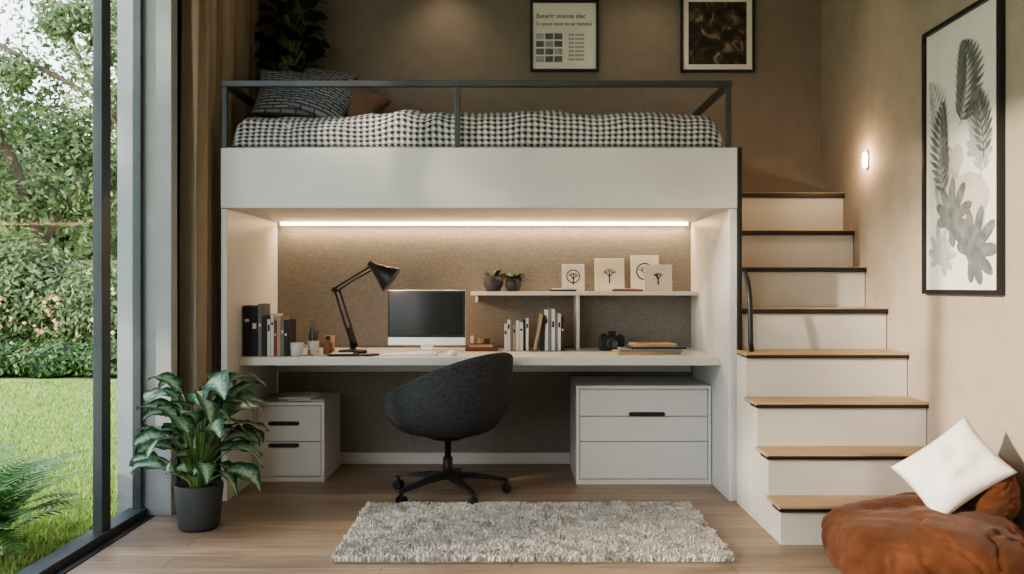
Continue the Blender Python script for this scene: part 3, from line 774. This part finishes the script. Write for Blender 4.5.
# ---------------------------------------------------------------- rug
rx0,rx1,ry0,ry1=-.785,.97,3.80,4.78
rg=group('shag_rug',(.1,4.3,0))
box('backing',rx0+.01,rx1-.01,ry0+.01,ry1-.01,.001,.014,M['rugbase'],rg,.004)
V=[];F=[]
nx,ny=260,160
for i in range(nx):
    for j in range(ny):
        x=rx0+(rx1-rx0)*(i+random.random())/nx; y=ry0+(ry1-ry0)*(j+random.random())/ny
        cl=noise.noise(Vector((x*13,y*13,0))); c2=noise.noise(Vector((x*13+40,y*13,3)))
        lx=cl*.014+random.uniform(-.007,.007); ly=c2*.014+random.uniform(-.007,.007)
        h=random.uniform(.018,.026)*(1+.3*noise.noise(Vector((x*6,y*6,7))))
        a=random.random()*PI; wx,wy=math.cos(a)*.0038,math.sin(a)*.0038
        o=len(V)
        V+=[(x-wx,y-wy,.010),(x+wx,y+wy,.010),(x+lx*.6+wx*1.1,y+ly*.6+wy*1.1,.010+h*.65),(x+lx*.6-wx*1.1,y+ly*.6-wy*1.1,.010+h*.65),(x+lx*1.5,y+ly*1.5,.010+h)]
        F+=[(o,o+1,o+2,o+3),(o+3,o+2,o+4)]
mk('pile',V,F,M['rug'],rg)

# ---------------------------------------------------------------- lounge pouf + pillow
pf=group('bean_bag_lounger',(1.7,3.6,0))
blob('seat',(1.70,3.60,.135),(.385,.40,.150),M['rust'],pf,6,2.5,.04,2.2,flat=.003,wr=.016)
blob('bolster',(1.965,3.72,.37),(.13,.24,.135),M['rust'],pf,6,2.4,.025,3.5,wr=.010)
pillow('scatter_pillow',(1.795,3.58,.455),.37,.29,.14,Euler((math.radians(60),math.radians(-38),math.radians(-14))),M['pillowwhite'])

# ---------------------------------------------------------------- garden
box('lawn',-60,XL-.13,-15,60,-.25,-.06,M['lawn'],bevel=0)
V=[];F=[]
for k in range(46000):
    y=3.4+ (random.random()**1.5)*8.2; x=-.37*y-.35-random.random()*(.30*y)
    if x>XL-.2: continue
    h=random.uniform(.025,.055); a=random.random()*PI; wd=.004+.0007*y
    o=len(V); dx_,dy_=random.uniform(-.03,.03),random.uniform(-.03,.03)
    V+=[(x-wd*math.cos(a),y-wd*math.sin(a),-.06),(x+wd*math.cos(a),y+wd*math.sin(a),-.06),(x+dx_,y+dy_,-.06+h)]; F.append((o,o+1,o+2))
mk('lawn_grass',V,F,M['grass'])
def foliage(name,blobs,count,size,mat,parent=None,trunk=None,core=True,zmin=-.05):
    g=group(name,(blobs[0][0],blobs[0][1],0)) if parent is None else parent
    V=[];F=[]
    wsum=sum((b_[3]*b_[5]) for b_ in blobs)
    for b_ in blobs:
        cx,cy,cz,rx,ry,rz=b_
        nn=int(count*(rx*rz)/wsum)
        for k in range(nn):
            d=Vector((random.gauss(0,1),random.gauss(0,1),random.gauss(0,1))).normalized()
            if core and d.y>.5: d.y*=-1
            rad=(random.uniform(.72,1.06) if core else random.uniform(.25,1.1))+.18*noise.noise(Vector((d.x*3+cx,d.y*3,d.z*3+cz)))
            p=Vector((cx+d.x*rx*rad,cy+d.y*ry*rad,cz+d.z*rz*rad))
            if not core and noise.noise(p*1.6)<-.02: continue
            if p.z<zmin+size: continue
            nrm=(d+Vector((random.uniform(-.8,.8),random.uniform(-.8,.8),random.uniform(-.4,.9)))).normalized()
            u=nrm.orthogonal().normalized(); a=random.random()*2*PI
            u=Matrix.Rotation(a,3,nrm)@u; w_=nrm.cross(u); s_=size*random.uniform(.6,1.3)
            o=len(V)
            V+=[p-u*s_,p-w_*s_*.45+nrm*s_*.1,p+u*s_,p+w_*s_*.45+nrm*s_*.1]; F.append((o,o+1,o+2,o+3))
    mk('leaves',V,F,mat,g)
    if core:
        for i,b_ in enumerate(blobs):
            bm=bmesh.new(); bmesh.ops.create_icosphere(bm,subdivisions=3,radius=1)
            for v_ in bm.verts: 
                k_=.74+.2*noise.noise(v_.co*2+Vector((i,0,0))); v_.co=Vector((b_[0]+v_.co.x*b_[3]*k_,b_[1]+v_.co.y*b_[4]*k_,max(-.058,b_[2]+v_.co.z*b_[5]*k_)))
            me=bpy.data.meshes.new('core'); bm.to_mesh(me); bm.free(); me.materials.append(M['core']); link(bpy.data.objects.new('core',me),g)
    if trunk: multitube('trunk',trunk,M['bark'],g,10)
    return g
random.seed(5)
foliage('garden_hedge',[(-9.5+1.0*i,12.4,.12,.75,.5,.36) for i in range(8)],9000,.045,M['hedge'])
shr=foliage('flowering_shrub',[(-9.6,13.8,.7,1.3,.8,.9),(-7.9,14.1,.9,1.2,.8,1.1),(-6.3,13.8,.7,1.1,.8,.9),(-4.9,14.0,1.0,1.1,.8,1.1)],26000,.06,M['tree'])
V=[];F=[]
for k in range(260):
    x=random.uniform(-10.5,-4.3); z=.2+1.0*random.random()**1.4; y=13.1+random.uniform(-.15,.2)
    s_=random.uniform(.02,.045); o=len(V)
    for q in range(6): V.append((x+s_*math.cos(q*PI/3),y-.04*(q%2),z+s_*math.sin(q*PI/3)))
    F.append(tuple(range(o,o+6)))
mk('blossoms',V,F,M['flower'],shr)
boxes('garden_fence',[(-13+.17*i,-13+.17*i+.145,18.0,18.03,-.058,1.75) for i in range(60)]+[(-13,-2.8,18.03,18.08,.4,.5),(-13,-2.8,18.03,18.08,1.4,1.5)],M['fencewood'],None,.0)
foliage('added_shade_tree',[(-10.3,16,4.6,1.9,1.4,1.5),(-8.2,17,3.6,1.8,1.0,1.5),(-9.6,16.6,2.7,1.6,.9,.7),(-6.4,16.3,2.8,1.6,1.2,1.2)],36000,.07,M['tree'],core=False,
  trunk=[(bez((-8.7,16.6,-.058),(-8.6,16.5,2),(-9.2,16.2,3.5),(-9.9,16,5.2)),[.16]*4+[.11]*4+[.06]*3),(bez((-8.8,16.5,2.0),(-8.4,16.6,3),(-7.8,16.8,3.8),(-7.6,17,4.8)),.06)])
foliage('added_shade_tree',[(-6.1,14.8,4.7,1.3,1.2,1.5),(-5.6,15.2,6.6,1.5,1.2,1.4),(-7.6,15.5,5.8,1.2,1.0,.9),(-8.6,15.5,4.9,.9,.8,.6)],28000,.065,M['tree'],core=False,
  trunk=[(bez((-6.0,15.2,-.058),(-6.1,15.1,2),(-6.3,15,4),(-6.0,15,6.5)),[.14]*5+[.1]*3+[.05]*3),(bez((-6.2,15.1,3.2),(-6.8,15.1,4),(-7.3,15.2,4.6),(-8.0,15.3,6.2)),.045),
   (bez((-6.3,15.1,3.6),(-7.0,15.1,4.6),(-8.2,15.2,4.9),(-9.2,15.3,5.6)),.04)])
foliage('added_shade_tree',[(-14,26,3.4,3.5,2,3.2),(-10.5,27,3.0,3,2,3.1),(-18,26,4,4,2,4),(-7,28,3,4,2,3)],22000,.17,M['tree'],
  trunk=[([(-12,26,-.058),(-12,26,4)],.25)])
# unseen tree added beside the house to break up and shape the sunlight
foliage('added_shade_tree',[(-7.5,1.1,3.3,1.4,1.75,1.7),(-7.5,.6,5.4,1.2,1.6,.8),(-7.3,-3.9,4.2,1.4,1.9,1.6),(-7.4,-1.3,2.3,1.2,1.0,.9)],13000,.11,M['tree'],core=False,
  trunk=[(bez((-7.8,-.2,-.058),(-7.8,-.2,1.5),(-7.7,.4,3),(-7.6,1,5)),.15),(bez((-7.3,-4.2,-.058),(-7.3,-4.2,1.5),(-7.3,-4,3),(-7.3,-3.8,4.6)),.12)])
# fern just outside the glass
g=group('garden_fern',(-2.45,4.05,-.06)); V=[];F=[]
random.seed(3)
for k in range(46):
    a=random.random()*2*PI; L_=random.uniform(.55,.85); el=random.uniform(.9,1.5); p=Vector((-2.45,4.05,-.05)); e=el
    for i in range(24):
        t=i/24; d=Vector((math.cos(a)*math.cos(e),math.sin(a)*math.cos(e),math.sin(e)))
        side=Vector((-math.sin(a),math.cos(a),0))
        if i>3:
            for s_ in (-1,1):
                l=.13*math.sin(PI*(.15+.8*t)); q=p+side*s_*l+d*l*.6; o=len(V); w_=d*.012
                if q.x<XL-.08 and p.x<XL-.08: V+=[p-w_,p+w_,q+w_*.2]; F.append((o,o+1,o+2))
        p=p+d*L_/24; e-=.065
mk('fronds',V,F,M['fern'],g)

# ---------------------------------------------------------------- lights
def downlight(x,y,e,size=70,aim=None):
    g=group('ceiling_downlight',(x,y,ZC))
    lathe('trim_ring',[(.055,-.002),(.055,-.012),(.04,-.012),(.038,-.003)],(x,y,ZC),M['black'],g,24)
    l=bpy.data.lights.new('downlight_lamp','SPOT'); l.energy=e; l.color=(1,.80,.60); l.spot_size=math.radians(size); l.spot_blend=.9; l.shadow_soft_size=.05
    o=bpy.data.objects.new('downlight_lamp',l); o.location=(x,y,ZC-.03)
    if aim: o.rotation_euler=(Vector(aim)-Vector(o.location)).to_track_quat('-Z','Y').to_euler()
    link(o,g)
downlight(-.45,5.72,13,100,(-.45,5.85,2.2))
downlight(.9,5.6,9,100,(.9,5.85,2.2))
downlight(1.7,4.9,14,85,(1.75,5.3,1.2))
downlight(.2,3.2,22,120)  # fill: unseen downlight added to brighten the room
downlight(1.4,2.4,22,120)  # another added fill downlight, out of view, for the front of the room
al=bpy.data.lights.new('led_strip_light','AREA'); al.shape='RECTANGLE'; al.size=2.72; al.size_y=.02; al.energy=17; al.color=(1,.73,.47)
ao=bpy.data.objects.new('led_strip_light',al); ao.location=(-.18,5.925,1.63); ao.rotation_euler=(math.radians(12),0,0); link(ao,loft)

sun=bpy.data.lights.new('sun','SUN'); sun.energy=8; sun.angle=math.radians(2.0); sun.color=(1,.86,.68)
so=bpy.data.objects.new('sun',sun); so.rotation_euler=Vector((.80,.42,-.28)).to_track_quat('-Z','Y').to_euler(); so.location=(-8,-4,8); COL.objects.link(so)
W=bpy.data.worlds.new('sky'); bpy.context.scene.world=W; W.use_nodes=True
nt=W.node_tree; bg=nt.nodes['Background']; tc=nt.nodes.new('ShaderNodeTexCoord'); sx=nt.nodes.new('ShaderNodeSeparateXYZ'); rp=nt.nodes.new('ShaderNodeValToRGB')
nt.links.new(tc.outputs['Generated'],sx.inputs[0]); nt.links.new(sx.outputs[2],rp.inputs[0])
rp.color_ramp.elements[0].position=0; rp.color_ramp.elements[0].color=(.97,.98,1,1); rp.color_ramp.elements[1].position=1; rp.color_ramp.elements[1].color=(.65,.78,1,1)
nt.links.new(rp.outputs[0],bg.inputs[0]); bg.inputs[1].default_value=4.8

# ---------------------------------------------------------------- camera
cam=bpy.data.cameras.new('camera'); cam.sensor_width=36; cam.lens=877/1024*36; cam.clip_end=200
co=bpy.data.objects.new('camera',cam); co.location=(0,0,1.2); co.rotation_euler=(PI/2,0,0); COL.objects.link(co)
bpy.context.scene.camera=co
bpy.context.scene.view_settings.view_transform='AgX'
bpy.context.scene.view_settings.look='AgX - Medium High Contrast'
bpy.context.scene.view_settings.exposure=-0.2
